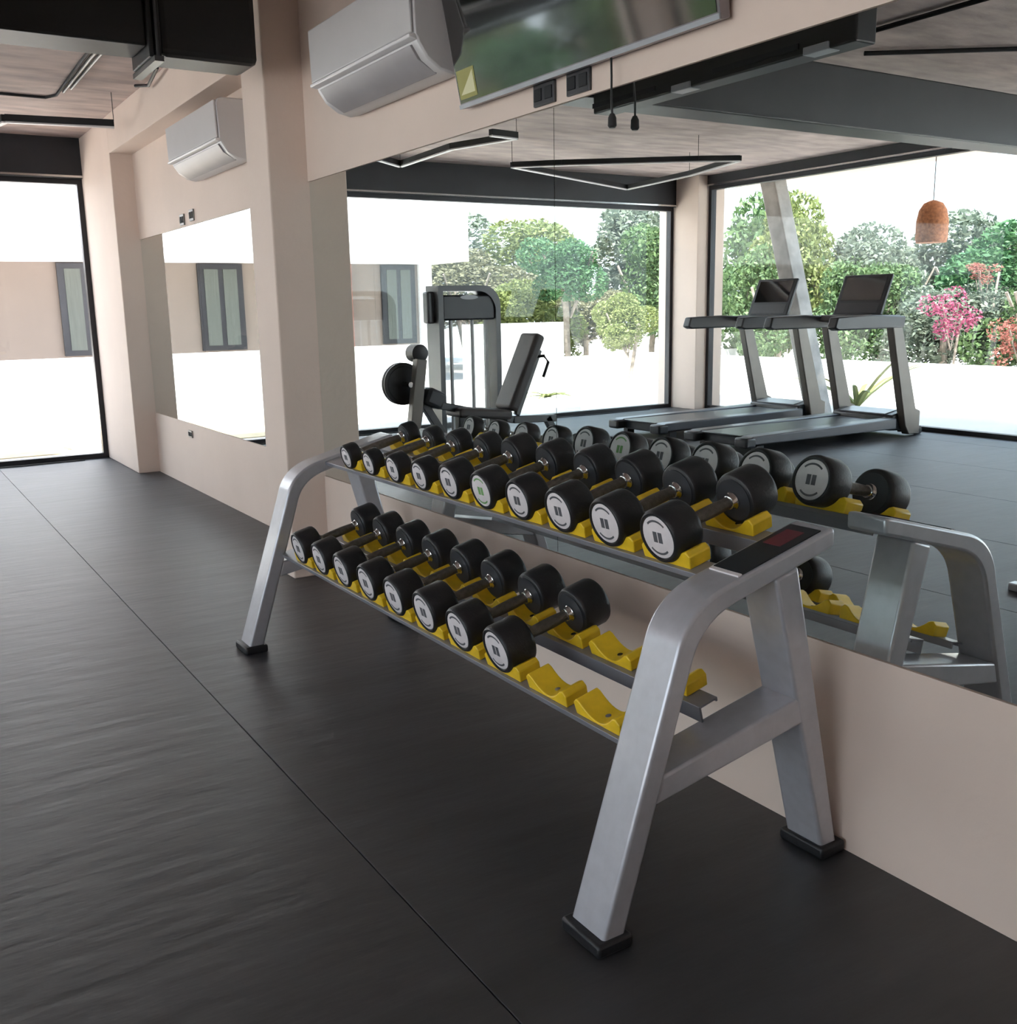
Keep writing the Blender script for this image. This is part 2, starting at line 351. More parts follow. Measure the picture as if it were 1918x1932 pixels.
# ------------------------------------------------------------------ air conditioners and TV
def aircon(xw, y0, y1, zb, label):
    L = y1-y0
    t = thing('air_conditioner', label, 'air conditioner', (xw, (y0+y1)/2, zb), 0, 'split air conditioners high on the right wall')
    prof = [(0, 0.0), (-0.05, -0.012), (-0.11, 0.0), (-0.165, 0.035), (-0.20, 0.085), (-0.205, 0.10), (-0.215, 0.11), (-0.222, 0.32), (-0.21, 0.345), (-0.18, 0.355), (0, 0.355)]
    obj('body', B(add_prism, prof, -L/2, L/2), M['white_plastic'], t, bevel=0.008)
    bm = bmesh.new(); add_prism(bm, [(-0.218, 0.118), (-0.230, 0.118), (-0.236, 0.335), (-0.224, 0.338)], -L/2+0.004, L/2-0.004)
    obj('front_panel', bm, M['white_plastic'], t, bevel=0.004)
    bm = bmesh.new(); add_prism(bm, [(-0.205, 0.094), (-0.236, 0.100), (-0.238, 0.112), (-0.210, 0.116)], -L/2+0.002, L/2-0.002)
    obj('trim_strip', bm, M['white_edge'], t, bevel=0.003, label='pale trim strip')
    bm = bmesh.new(); add_prism(bm, [(-0.100, -0.006), (-0.180, 0.038), (-0.212, 0.084), (-0.200, 0.088), (-0.168, 0.046), (-0.098, 0.004)], -L/2+0.05, L/2-0.05)
    obj('louvre', bm, M['grey_plastic'], t, bevel=0.002)
    return t
aircon(-0.006, 3.52, 4.50, 2.335, 'white split air conditioner between the column and the television')
aircon(0.149, 6.44, 7.60, 2.40, 'white split air conditioner in the recess behind the column')

tv = thing('television', 'large wall-mounted black television tilted down, reflecting the trees', 'television', (-0.055, 2.79, 2.19))
tilt = math.radians(11)
def tvp(x, z): return (x*math.cos(tilt) - z*math.sin(tilt), x*math.sin(tilt)*-1*0 + z*math.cos(tilt) + x*math.sin(tilt))
H_, W_ = 0.80, 1.38
pr = [tvp(0, 0), tvp(0, H_), tvp(0.035, H_), tvp(0.045, 0.1), tvp(0.035, 0)]
obj('housing', B(add_prism, pr, -W_/2, W_/2), M['tv_bezel'], tv, bevel=0.003)
obj('screen', B(add_prism, [tvp(-0.003, 0.018), tvp(-0.003, H_-0.01), tvp(0.0005, H_-0.01), tvp(0.0005, 0.018)], -W_/2+0.010, W_/2-0.010), M['screen'], tv, smooth=False)
bm = bmesh.new(); add_prism(bm, [tvp(-0.005, 0.0), tvp(-0.005, 0.014), tvp(0.0, 0.014), tvp(0.0, 0.0)], -W_/2, W_/2)
obj('bottom_bezel', bm, M['tm_light'], tv, smooth=False, label='silver bottom edge')
bm = bmesh.new(); add_box(bm, 0.0, 0.047, -0.25, 0.25, 0.22, 0.5); obj('wall_bracket', bm, M['black_paint'], tv, smooth=False)
bm = bmesh.new(); add_prism(bm, [tvp(-0.0045, 0.03), tvp(-0.0045, 0.13), tvp(-0.003, 0.13), tvp(-0.003, 0.03)], W_/2-0.14, W_/2-0.018)
st = obj('energy_sticker', bm, M['label_olive'], tv, smooth=False, label='yellow and cream sticker in the corner of the screen')
bm = bmesh.new()
q = [tvp(-0.0052, 0.045), tvp(-0.0052, 0.12)]
vv = [bm.verts.new((q[0][0], W_/2-0.13, q[0][1])), bm.verts.new((q[1][0], W_/2-0.13, q[1][1])), bm.verts.new((q[0][0], W_/2-0.03, q[0][1]))]
f_ = bm.faces.new(vv); r_ = bmesh.ops.extrude_face_region(bm, geom=[f_])
for v in [e for e in r_['geom'] if isinstance(e, bmesh.types.BMVert)]: v.co.x += 0.0006
obj('sticker_print', bm, M['label_cream'], st, smooth=False)

def socket(x, y, z, label, m, sy=0.125, sz=0.072):
    t = thing('wall_socket', label, 'socket', (x, y, z))
    obj('cover_plate', B(add_box, -0.012, 0.0, -sy/2, sy/2, -sz/2, sz/2), m, t, bevel=0.003)
    for k in (-1, 1):
        obj('socket_insert', B(add_box, -0.016, -0.011, k*sy*0.25-sy*0.17, k*sy*0.25+sy*0.17, -sz*0.28, sz*0.28), M['black_paint'], t, bevel=0.002)
socket(-0.006, 2.985, 2.163, 'dark double wall socket under the television, left of the hanging cable', M['socket'])
socket(-0.006, 2.79, 2.165, 'dark double wall socket under the television, closest to the hanging cable', M['socket'])
socket(0.149, 8.19, 2.172, 'small grey wall socket above the recess mirror, the one nearer the window', M['socket_grey'], 0.11, 0.085)
socket(0.149, 7.92, 2.185, 'small grey wall socket above the recess mirror, the one nearer the air conditioner', M['socket_grey'], 0.11, 0.085)
socket(0.149, 8.46, 0.47, 'small grey wall socket below the recess mirror', M['socket_grey'], 0.10, 0.06)
t = thing('hanging_cable', 'black power cable hanging from the television with a loose plug', 'cable', (-0.045, 2.58, 2.19))
obj('cable', B(add_tube, [(0,0,0.02), (0.002,0.0,-0.05), (-0.002,-0.004,-0.12), (0,-0.006,-0.165)], 0.0035, 8), M['cable'], t)
bm = bmesh.new(); add_lathe(bm, (0,-0.006,-0.16), (0,0,-1), [(0,0.007),(0.012,0.013),(0.036,0.014),(0.042,0.009)], 12); obj('plug', bm, M['cable'], t)

# ------------------------------------------------------------------ dumbbell rack
YN0, YN1, YE0, YE1 = 1.615, 1.740, 4.10, 4.225
rack = thing('dumbbell_rack', 'silver-grey two-tier dumbbell rack with yellow saddles, standing along the mirrored wall', 'rack', (-0.45, 2.9, 0))
RO = Vector((0.45, -2.9, 0))
def arcpts(p0, p1, p2, n=9):
    return [tuple((1-t)**2*p0[i] + 2*(1-t)*t*p1[i] + t*t*p2[i] for i in (0,1)) for t in [k/n for k in range(n+1)]]
outer = [(-0.830, 0.012), (-0.622, 0.640)] + arcpts((-0.612, 0.672), (-0.585, 0.775), (-0.470, 0.808), 10) + [(-0.120, 0.898), (-0.097, 0.900)]
inner = [(-0.097, 0.853), (-0.215, 0.822)] + arcpts((-0.430, 0.765), (-0.530, 0.738), (-0.560, 0.655), 10) + [(-0.765, 0.012)]
def shift(bm):
    for v in bm.verts: v.co += RO
    return bm
def end_frame(y0, y1, tagn):
    obj('front_leg', shift(B(add_prism, outer + inner, y0, y1)), M['steel'], rack, bevel=0.009, seg=3)
    bm = bmesh.new(); add_prism(bm, [(-0.088, 0.012), (-0.028, 0.012), (-0.222, 0.822), (-0.300, 0.800)], y0+0.002, y1-0.002)
    obj('rear_leg', shift(bm), M['steel'], rack, bevel=0.009, seg=3)
    bm = bmesh.new(); add_prism(bm, [(-0.668, 0.322), (-0.648, 0.388), (-0.196, 0.478), (-0.178, 0.405)], y0+0.003, y1-0.003)
    obj('crossbar', shift(bm), M['steel'], rack, bevel=0.007, seg=3)
    for a, b in ((-0.845, -0.745), (-0.105, -0.012)):
        bm = bmesh.new(); add_box(bm, a, b, y0-0.012, y1+0.012, 0.0, 0.034); obj('foot_pad', shift(bm), M['black_rubber'], rack, bevel=0.008, label='black rubber foot')
end_frame(YN0, YN1, 0); end_frame(YE0, YE1, 1)
# sticker plate on top of the near arm
def armz(x): return 0.808 + (x+0.470)*(0.090/0.350)
bm = bmesh.new(); add_prism(bm, [(-0.40, armz(-0.40)-0.001), (-0.135, armz(-0.135)-0.001), (-0.135, armz(-0.135)+0.003), (-0.40, armz(-0.40)+0.003)], YN0+0.014, YN1-0.014)
dk = obj('name_plate', shift(bm), M['sticker_dark'], rack, smooth=False, label='dark sticker on top of the near arm')
bm = bmesh.new(); add_prism(bm, [(-0.25, armz(-0.25)+0.0028), (-0.165, armz(-0.165)+0.0028), (-0.165, armz(-0.165)+0.0042), (-0.25, armz(-0.25)+0.0042)], YN0+0.04, YN1-0.03)
obj('red_print', shift(bm), M['sticker_red'], dk, smooth=False)
bm = bmesh.new(); add_prism(bm, [(-0.415, armz(-0.415)-0.001), (-0.403, armz(-0.403)-0.001), (-0.403, armz(-0.403)+0.0035), (-0.415, armz(-0.415)+0.0035)], YN0+0.014, YN1-0.014)
obj('white_strip', shift(bm), M['disc'], dk, smooth=False)

SL = 0.25; ANG = math.atan(SL); ca, sa = math.cos(ANG), math.sin(ANG)
saddle_mesh = None
def tier(lx, lz, pitch, YR0, YR1):
    """lx,lz = lip of the front rail; rails follow the slope"""
    def pt(s, n): return (lx + s*ca - n*sa, lz + s*sa + n*ca)   # s along slope, n normal
    # front rail: plate with small downturned lip, rear rail: channel with deep front flange
    obj('front_rail', shift(B(add_prism, [pt(0, 0), pt(0.070, 0), pt(0.070, -0.022), pt(0.064, -0.022), pt(0.064, -0.006), pt(0.006, -0.006), pt(0.006, -0.016), pt(0, -0.016)], YR0, YR1)), M['rail_steel'], rack, bevel=0.0015)
    r0 = 0.215
    obj('rear_rail', shift(B(add_prism, [pt(r0, 0), pt(r0+0.062, 0), pt(r0+0.062, -0.012), pt(r0+0.056, -0.012), pt(r0+0.056, -0.006), pt(r0+0.006, -0.006), pt(r0+0.006, -0.045), pt(r0, -0.045)], YR0, YR1)), M['rail_steel'], rack, bevel=0.0015)
    for s in (0.046, r0+0.052):
        for i in range(10):
            y = 1.87 + pitch*i
            o = saddle(pitch); c = pt(s, 0.0)
            o.location = RO + Vector((c[0], y, c[1])); o.rotation_euler = (0, -ANG, 0)
    return pt
SM = {}
def saddle(pitch):
    hw = pitch/2 - 0.021
    if pitch not in SM:
        top = [(hw, 0.0), (hw+0.004, 0.034), (hw-0.010, 0.046)]
        for kk in range(11):
            a = -1 + 2*kk/10.0
            top.append((-a*(hw-0.024), 0.007 + 0.034*abs(a)**2.0))
        top += [(-hw+0.010, 0.046), (-hw-0.004, 0.034), (-hw, 0.0)]
        bm = bmesh.new(); add_prism(bm, top[::-1], -0.036, 0.036, 'x')
        me_o = obj('saddle', bm, M['yellow'], rack, bevel=0.003)
        bm = bmesh.new(); add_cyl(bm, (0,0,0.004), (0,0,0.009), 0.008, 10); s = obj('screw', bm, M['chrome'], me_o)
        SM[pitch] = me_o
        return me_o
    o = SM[pitch].copy(); C.objects.link(o)
    for ch in SM[pitch].children:
        c = ch.copy(); C.objects.link(c); c.parent = o
    return o
PU, PL = 0.216, 0.221
LU = (-0.432, 0.806); LL = (-0.652, 0.422)
tier(*LU, PU, YN1, YE0); tier(*LL, PL, YN0+0.105, YE1-0.105)

# ------------------------------------------------------------------ dumbbells
def make_dumbbell(r, L, green=False, label='', group=None):
    """along local +x from front face (0) to back face (L); origin on the axis at the front face"""
    t = thing('dumbbell', label, 'dumbbell', (0,0,0), 0, group)
    hl = 0.096 - (0.073-r)*2.0
    def head(o, s):
        bm = bmesh.new()
        add_lathe(bm, (o,0,0), (s,0,0), [(0.004, r*0.80), (0.0, r*0.83), (0.0, r*0.90), (0.003, r*0.95), (0.012, r), (hl-0.012, r), (hl-0.003, r*0.955), (hl, r*0.90), (hl, 0.0)], 40)
        h = obj('head', bm, M['black_rubber'], t)
        bm = bmesh.new(); add_lathe(bm, (o,0,0), (s,0,0), [(0.0015, 0.0), (0.0015, r*0.74), (0.003, r*0.79), (0.006, r*0.79)], 40)
        obj('end_disc', bm, M['disc'], h, label='grey metal-look end disc')
        bm = bmesh.new()
        # printed marks: two short digits in the middle and arc bands near the rim
        for dy, dz, sy, sz in ((-0.13, 0.0, 0.10, 0.26), (0.13, 0.0, 0.10, 0.26)):
            a = add_box(bm, o+s*0.0009, o+s*0.0014, (dy-sy)*r, (dy+sy)*r, (dz-sz/1.3)*r, (dz+sz/1.3)*r)
        for c0 in (PI*0.5, PI*1.5):
            n = 10; ring = []
            for kk in range(n+1):
                a = c0 - 0.75 + 1.5*kk/n
                ring.append([bm.verts.new((o+s*0.0011, rr*r*math.cos(a), rr*r*math.sin(a))) for rr in (0.58, 0.66)])
            for p, q in zip(ring, ring[1:]): bm.faces.new((p[0], p[1], q[1], q[0]))
        obj('number_print', bm, M['disc_green'] if green else M['disc_print'], h, smooth=False)
        bm = bmesh.new(); add_lathe(bm, (o+s*hl,0,0), (s,0,0), [(0.0, r*0.80), (0.002, r*0.80), (0.003, r*0.2)], 32)
        obj('inner_face', bm, M['head_face'], h)
        bm = bmesh.new(); add_lathe(bm, (o+s*(hl+0.002),0,0), (s,0,0), [(0, 0.024), (0.006, 0.024), (0.009, 0.021), (0.020, 0.019), (0.022, 0.016)], 24)
        obj('collar', bm, M['chrome'], h, label='chrome collar')
    head(0.0, 1); head(L, -1)
    a, b = hl+0.012, L-hl-0.012; n = 12
    bm = bmesh.new(); add_lathe(bm, (a,0,0), (1,0,0), [((b-a)*k/n, 0.0145 + 0.0035*math.sin(PI*k/n)) for k in range(n+1)], 20)
    obj('handle', bm, M['handle'], t)
    return t
ordn = ['nearest the camera', 'second from the near end', 'third from the near end', 'fourth from the near end', 'fifth from the near end', 'sixth from the near end',
        'seventh from the near end', 'eighth from the near end', 'ninth from the near end', 'at the far end']
ru = [0.072, 0.071, 0.070, 0.068, 0.067, 0.067, 0.060, 0.057, 0.053, 0.053]
for i, r in enumerate(ru):
    lb = 'black round-headed dumbbell with grey end disc on the upper tier, ' + ordn[i]
    if i == 4: lb = 'black dumbbell with a green number on its grey end disc, upper tier'
    if i == 0: lb = 'largest black dumbbell with grey end disc, nearest on the upper tier'
    t = make_dumbbell(r, 0.365 - 0.0035*i, i == 4, lb, 'dumbbells on the upper tier of the rack')
    off = r + 0.004
    t.location = (-0.455 - off*0, 1.87 + PU*i, LU[1] + (-0.455 - LU[0])*SL + off/ca)
    t.rotation_euler = (0, -ANG, 0)
rl = [0.073, 0.073, 0.075, 0.073, 0.072, 0.071, 0.070, 0.070]
base = None
for j, r in enumerate(rl):
    i = j+2
    lb = 'black round-headed dumbbell with grey end disc on the lower tier, ' + (ordn[j] if j < 7 else 'at the far end')
    if j == 0: lb = 'black dumbbell with grey disc on the lower tier, beside the empty yellow saddles'
    t = make_dumbbell(r, 0.37, False, lb, 'dumbbells on the lower tier of the rack')
    off = r + 0.004
    t.location = (-0.668, 1.87 + PL*i, LL[1] + (-0.668 - LL[0])*SL + off/ca)
    t.rotation_euler = (0, -ANG, 0)

# ------------------------------------------------------------------ treadmills (seen in the mirror)
def treadmill(loc, label):
    """local -x = front (console end), origin on floor at the centre of the deck"""
    t = thing('treadmill', label, 'treadmill', loc, 0, 'treadmills facing the side window')
    # local x: rear +1.25 ... front -1.25
    obj('running_belt', B(add_box, -1.0, 1.22, -0.27, 0.27, 0.165, 0.182), M['belt'], t, bevel=0.006)
    bm = bmesh.new(); add_box(bm, -1.05, 1.18, -0.30, 0.30, 0.07, 0.163); obj('deck', bm, M['tm_dark'], t, bevel=0.01)
    for s in (-1, 1):
        y0, y1 = sorted((s*0.285, s*0.44))
        bm = bmesh.new(); add_prism(bm, [(1.25, 0.10), (1.25, 0.165), (1.20, 0.185), (-0.95, 0.205), (-0.95, 0.09)], y0, y1); obj('side_rail', bm, M['rail_dark'], t, bevel=0.012)
        bm = bmesh.new(); add_box(bm, 1.17, 1.31, y0-0.005, y1+0.005, 0.075, 0.175); obj('end_cap', bm, M['tm_dark'], t, bevel=0.02)
        bm = bmesh.new(); add_box(bm, 1.02, 1.12, y0+0.04, y1-0.04, 0.0, 0.085); obj('foot', bm, M['black_rubber'], t, bevel=0.005)
        # leaning upright
        ya, yb = sorted((s*0.385, s*0.475))
        bm = bmesh.new(); add_prism(bm, [(-1.30, 0.02), (-1.12, 0.02), (-1.05, 0.12), (-0.75, 1.20), (-0.90, 1.22), (-1.22, 0.30), (-1.30, 0.27)], ya, yb); obj('upright', bm, M['tm_post'], t, bevel=0.01)
        # arm rest
        bm = bmesh.new(); add_prism(bm, [(-0.93, 1.17), (-0.95, 1.29), (-0.40, 1.315), (0.12, 1.30), (0.16, 1.19), (0.10, 1.165)], ya-0.01, yb+0.01); obj('arm_rest', bm, M['tm_dark'], t, bevel=0.015)
        bm = bmesh.new(); add_cyl(bm, (-1.38, s*0.36, 0.045), (-1.38, s*0.42, 0.045), 0.045, 16); obj('transport_wheel', bm, M['tm_dark'], t)
        bm = bmesh.new(); add_box(bm, -1.42, -1.1, s*0.36-0.02, s*0.36+0.02, 0.04, 0.085); obj('wheel_bracket', bm, M['tm_dark'], t, bevel=0.005)
    bm = bmesh.new(); add_prism(bm, [(-1.28, 0.05), (-1.28, 0.20), (-1.12, 0.27), (-0.92, 0.235), (-0.90, 0.07)], -0.40, 0.40); obj('motor_hood', bm, M['tm_dark'], t, bevel=0.02)
    bm = bmesh.new(); add_prism(bm, [(-1.14, 0.272), (-0.935, 0.24), (-0.935, 0.248), (-1.14, 0.28)], -0.30, 0.30); obj('hood_panel', bm, M['tm_light'], t, smooth=False)
    bm = bmesh.new(); add_prism(bm, [(-0.96, 1.20), (-0.97, 1.30), (-0.66, 1.31), (-0.60, 1.24)], -0.41, 0.41); obj('console_shelf', bm, M['tm_dark'], t, bevel=0.015)
    bm = bmesh.new(); add_prism(bm, [(-0.74, 1.305), (-0.92, 1.735), (-0.955, 1.725), (-0.79, 1.30)], -0.31, 0.31); sc = obj('console', bm, M['tm_dark'], t, bevel=0.012)
    def cp(u, n): return (-0.74 - 0.18*u + n*0.92, 1.305 + 0.43*u + n*0.385)
    bm = bmesh.new(); add_prism(bm, [cp(0.36, 0.0), cp(0.93, 0.0), cp(0.93, 0.004), cp(0.36, 0.004)], -0.26, 0.26); obj('screen', bm, M['screen'], sc, smooth=False)
    bm = bmesh.new(); add_prism(bm, [cp(0.06, 0.0), cp(0.30, 0.0), cp(0.30, 0.004), cp(0.06, 0.004)], -0.26, 0.26); obj('button_panel', bm, M['socket'], sc, smooth=False)
    return t
treadmill((-6.28, 7.30, 0), 'black treadmill with taupe uprights, the nearer of the two in the mirror')
treadmill((-6.38, 8.68, 0), 'black treadmill with taupe uprights, the farther of the two beside the corner column')

# ------------------------------------------------------------------ weight stack machine and leg machine
ws = thing('weight_stack_machine', 'tall charcoal weight-stack machine with pale shroud bars by the far window', 'exercise machine', (-3.55, 9.75, 0))
W2 = 0.39
outl = [(W2, 0.05), (W2, 1.70)] + [(-W2+0.22 - 0.22*math.sin(a), 1.48 + 0.22*math.cos(a)) for a in [PI/2*k/8 for k in range(9)]] + [(-W2, 0.05)]
def off(pts, d): 
    return [(x - d*(1 if x > 0 else -1), z - (d if z > 1.4 else 0)) for x, z in pts]
bm = bmesh.new()
oo, ii = outl, off(outl, 0.06)
for y in (-0.30, 0.30): pass
vo = [[bm.verts.new((x, y, z)) for x, z in oo] for y in (-0.14, 0.14)]; vi = [[bm.verts.new((x, y, z)) for x, z in ii] for y in (-0.14, 0.14)]
n = len(oo)
for k in range(n-1):
    bm.faces.new((vo[0][k], vo[0][k+1], vi[0][k+1], vi[0][k])); bm.faces.new((vo[1][k+1], vo[1][k], vi[1][k], vi[1][k+1]))
    bm.faces.new((vo[0][k+1], vo[0][k], vo[1][k], vo[1][k+1])); bm.faces.new((vi[0][k], vi[0][k+1], vi[1][k+1], vi[1][k]))
for k in (0, n-1): bm.faces.new((vo[0][k], vi[0][k], vi[1][k], vo[1][k]))
obj('frame', bm, M['machine_grey'], ws)
bm = bmesh.new(); add_box(bm, -W2+0.06, W2-0.06, -0.12, 0.12, 1.33, 1.60); obj('top_panel', bm, M['tm_dark'], ws, bevel=0.02, label='dark instruction panel')
bm = bmesh.new(); add_lathe(bm, (0, -0.122, 1.575), (0, -1, 0), [(0, 0.0), (0, 0.07), (0.004, 0.07), (0.004, 0.0)], 24)
for v in bm.verts: v.co.z = 1.575 + (v.co.z-1.575)*0.35; v.co.x *= 1.6
obj('badge', bm, M['tm_light'], ws, smooth=False, label='oval silver badge')
for x in (-0.25, -0.07, 0.20):
    bm = bmesh.new(); add_cyl(bm, (x, -0.05, 0.1), (x, -0.05, 1.34), 0.02, 12); obj('guide_rod', bm, M['shroud'], ws)
for x0, x1 in ((-0.355, -0.12), (-0.10, 0.10), (0.13, 0.33)):
    bm = bmesh.new(); add_box(bm, x0, x1, 0.10, 0.11, 0.12, 1.32); obj('shroud_panel', bm, M['acrylic'], ws, smooth=False)
bm = bmesh.new(); add_box(bm, -0.14, 0.14, -0.08, 0.08, 0.10, 0.34); obj('weight_stack', bm, M['black_rubber'], ws, bevel=0.01)
bm = bmesh.new(); add_box(bm, -W2-0.02, W2+0.02, -0.32, 0.32, 0.0, 0.08); obj('base', bm, M['machine_grey'], ws, bevel=0.01)
bm = bmesh.new(); add_box(bm, W2, W2+0.09, -0.06, 0.06, 1.30, 1.64); obj('side_bracket', bm, M['machine_grey'], ws, bevel=0.02)

lg = thing('leg_extension_machine', 'dark leg extension machine with tilted back pad, weight plates and round roller', 'exercise machine', (-2.6, 8.1, 0))
def lp(x, z, y=0): return (-(x-2.6), y, z)      # mirror-side x to local
bm = bmesh.new(); add_bar(bm, lp(3.03, 0.50), lp(3.36, 1.20), 0.30, 0.11, (1,0,0)); obj('back_pad', bm, M['upholstery'], lg, bevel=0.035, seg=4)
bm = bmesh.new(); add_bar(bm, lp(2.45, 0.52), lp(3.02, 0.46), 0.30, 0.09); obj('seat_pad', bm, M['upholstery'], lg, bevel=0.03, seg=4)
bm = bmesh.new(); add_bar(bm, lp(2.1, 0.64), lp(3.1, 0.40), 0.07, 0.07); add_bar(bm, lp(3.1, 0.40), lp(3.6, 0.38), 0.07, 0.07); add_bar(bm, lp(3.15, 0.44), lp(3.42, 1.05), 0.06, 0.05, (1,0,0)); obj('main_frame', bm, M['machine_grey'], lg, bevel=0.008)
for a, b in ((lp(2.12, 0.66), lp(1.98, 0.03)), (lp(2.12, 0.66), lp(2.52, 0.03)), (lp(3.5, 0.40), lp(3.7, 0.03)), (lp(3.0, 0.42), lp(2.9, 0.03))):
    bm = bmesh.new(); add_bar(bm, a, b, 0.07, 0.07, (1,0,0)); obj('leg', bm, M['machine_grey'], lg, bevel=0.006)
bm = bmesh.new(); add_box(bm, -1.15, -0.85, -0.35, 0.35, 0, 0.05); obj('floor_bar', bm, M['machine_grey'], lg, bevel=0.01)
bm = bmesh.new(); add_box(bm, 0.0, 0.66, -0.25, 0.25, 0, 0.05); obj('floor_bar', bm, M['machine_grey'], lg, bevel=0.01)
bm = bmesh.new(); add_bar(bm, lp(2.00, 0.40, -0.08), lp(2.09, 1.02, -0.08), 0.09, 0.10, (1,0,0)); obj('roller_arm', bm, M['tm_post'], lg, bevel=0.006)
bm = bmesh.new(); add_lathe(bm, lp(2.10, 1.07, -0.08), (0,1,0), [(0,0.05),(0.012,0.080),(0.15,0.080),(0.162,0.05)], 24); obj('roller_pad', bm, M['black_rubber'], lg)
for yy, rr, xx in ((0.04, 0.19, 1.98), (0.08, 0.19, 1.98)):
    bm = bmesh.new(); add_lathe(bm, lp(xx, 0.80, yy), (0,1,0), [(0,0.03),(0,rr*0.8),(0.006,rr*0.84),(0.006,rr),(0.028,rr),(0.028,rr*0.84),(0.034,0.03)], 32); obj('weight_plate', bm, M['black_rubber'], lg)
bm = bmesh.new(); add_cyl(bm, lp(1.98, 0.80, -0.10), lp(1.98, 0.80, 0.20), 0.024, 14); obj('plate_peg', bm, M['chrome'], lg)
bm = bmesh.new(); add_tube(bm, [lp(3.30, 0.99, -0.10), lp(3.37, 1.00, -0.16), lp(3.42, 0.94, -0.16), lp(3.36, 0.80, -0.16)], 0.016, 10); obj('grip_handle', bm, M['black_rubber'], lg)
bm = bmesh.new(); add_bar(bm, lp(2.15, 0.70), lp(2.32, 0.62), 0.2, 0.16, (0,0,1)); obj('cam_housing', bm, M['tm_dark'], lg, bevel=0.03)
# flat bench behind the photographer's left, glimpsed at the right edge of the mirror
bn = thing('flat_bench', 'black flat weight bench just entering the right edge of the mirror', 'bench', (-3.15, 2.55, 0))
bm = bmesh.new(); add_box(bm, -0.58, 0.58, -0.14, 0.14, 0.39, 0.46); obj('pad', bm, M['upholstery'], bn, bevel=0.025, seg=3)
bm = bmesh.new(); add_box(bm, -0.5, 0.5, -0.03, 0.03, 0.33, 0.39); obj('beam', bm, M['steel'], bn, bevel=0.005)
for x in (-0.45, 0.45):
    bm = bmesh.new(); add_box(bm, x-0.03, x+0.03, -0.03, 0.03, 0.04, 0.33); add_box(bm, x-0.03, x+0.03, -0.24, 0.24, 0.0, 0.04); obj('leg', bm, M['steel'], bn, bevel=0.005)

# ------------------------------------------------------------------ outdoors
GZ = -0.10
struct('ground', B(add_box, -60, 40, -20, 70, GZ-0.2, GZ), M['sand'], smooth=False)['kind'] = 'structure'
tag(obj('paving_patch', B(add_box, -2.6, 0.22, 12.4, 14.8, GZ, GZ+0.012), M['ochre'], smooth=False), 'ochre paved patch outside the far window', 'paving')['kind'] = 'structure'
# house
hs = thing('house', 'white two-storey house with a beige ground floor beyond the far window', 'building', (-3, 20.0, GZ))
def hb(name, x0, x1, y0, y1, z0, z1, m, parent=hs, bevel=0.0, label=None):
    return obj(name, B(add_box, x0+3, x1+3, y0-20.0, y1-20.0, z0-GZ, z1-GZ), m, parent, smooth=False, bevel=bevel, label=label)
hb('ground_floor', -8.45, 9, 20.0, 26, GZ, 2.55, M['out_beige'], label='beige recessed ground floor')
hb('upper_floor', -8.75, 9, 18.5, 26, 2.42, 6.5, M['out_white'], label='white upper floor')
hb('corner_pier', -8.62, -8.32, 19.9, 20.4, GZ, 2.5, M['out_white'])
def hwin(x0, x1):
    f = hb('window_frame', x0, x1, 19.93, 19.99, 0.74, 2.40, M['frame_dark'])
    m_ = (x0+x1)/2
    hb('pane', x0+0.12, m_-0.05, 19.915, 19.93, 0.84, 2.30, M['curtain'], f); hb('pane', m_+0.05, x1-0.12, 19.915, 19.93, 0.84, 2.30, M['curtain'], f)
for a, b in ((-8.22, -7.42), (-4.10, -3.22), (1.02, 1.90)): hwin(a, b)
hb('door_leaf', -6.72, -6.55, 19.9, 19.99, 0.70, 2.42, M['brick_red'], label='terracotta red door edge')
lowall = thing('garden_wall', 'low white wall running in front of the house', 'wall', (-3, 17.4, GZ))
obj('wall_panel', B(add_box, -4.3, 9, -0.1, 0.1, 0, 0.80-GZ), M['out_wall'], lowall, smooth=False)
w_ = thing('garden_wall', 'taller white boundary wall section beyond the far window, left of the small tree', 'wall', (-9, 17.2, GZ))
obj('wall_panel', B(add_box, -1.15, 1.15, -0.1, 0.1, 0, 1.15-GZ), M['out_wall'], w_, smooth=False)
w_ = thing('garden_wall', 'lower white boundary wall section behind the small tree', 'wall', (-12.5, 17.0, GZ))
obj('wall_panel', B(add_box, -3.5, 2.4, -0.1, 0.1, 0, 0.44-GZ), M['out_wall'], w_, smooth=False)
w_ = thing('garden_wall', 'long white boundary wall of panels outside the side window', 'wall', (-12.0, 6, GZ))
for k in range(9):
    obj('wall_panel', B(add_box, -0.08, 0.08, -9+2.2*k, -9+2.2*k+2.18, 0, 0.47-GZ), M['out_wall'], w_, smooth=False)
# white curved garden seat outside the far-left window
gs = thing('garden_chair', 'white curved garden chair outside the far window at the left', 'chair', (-0.05, 12.7, GZ))
n = 12
arc = [(0.50 - 0.20*math.sin(PI*k/n), 0.02 + 0.66*k/n) for k in range(n+1)]
bm = bmesh.new(); add_prism(bm, arc + [(0.62, 0.68), (0.60, 0.02)], -0.15, 0.15); obj('curved_back', bm, M['out_white'], gs, bevel=0.01)
bm = bmesh.new(); add_prism(bm, [(-0.10, 0.0), (0.09, 0.0), (0.06, 0.36), (0.05, 0.44), (-0.06, 0.44), (-0.06, 0.36)], -0.12, 0.12); obj('front_post', bm, M['out_white'], gs, bevel=0.01)
bm = bmesh.new(); add_box(bm, 0.08, 0.46, -0.10, 0.10, 0.0, 0.05); obj('base_plate', bm, M['out_white'], gs, bevel=0.005)

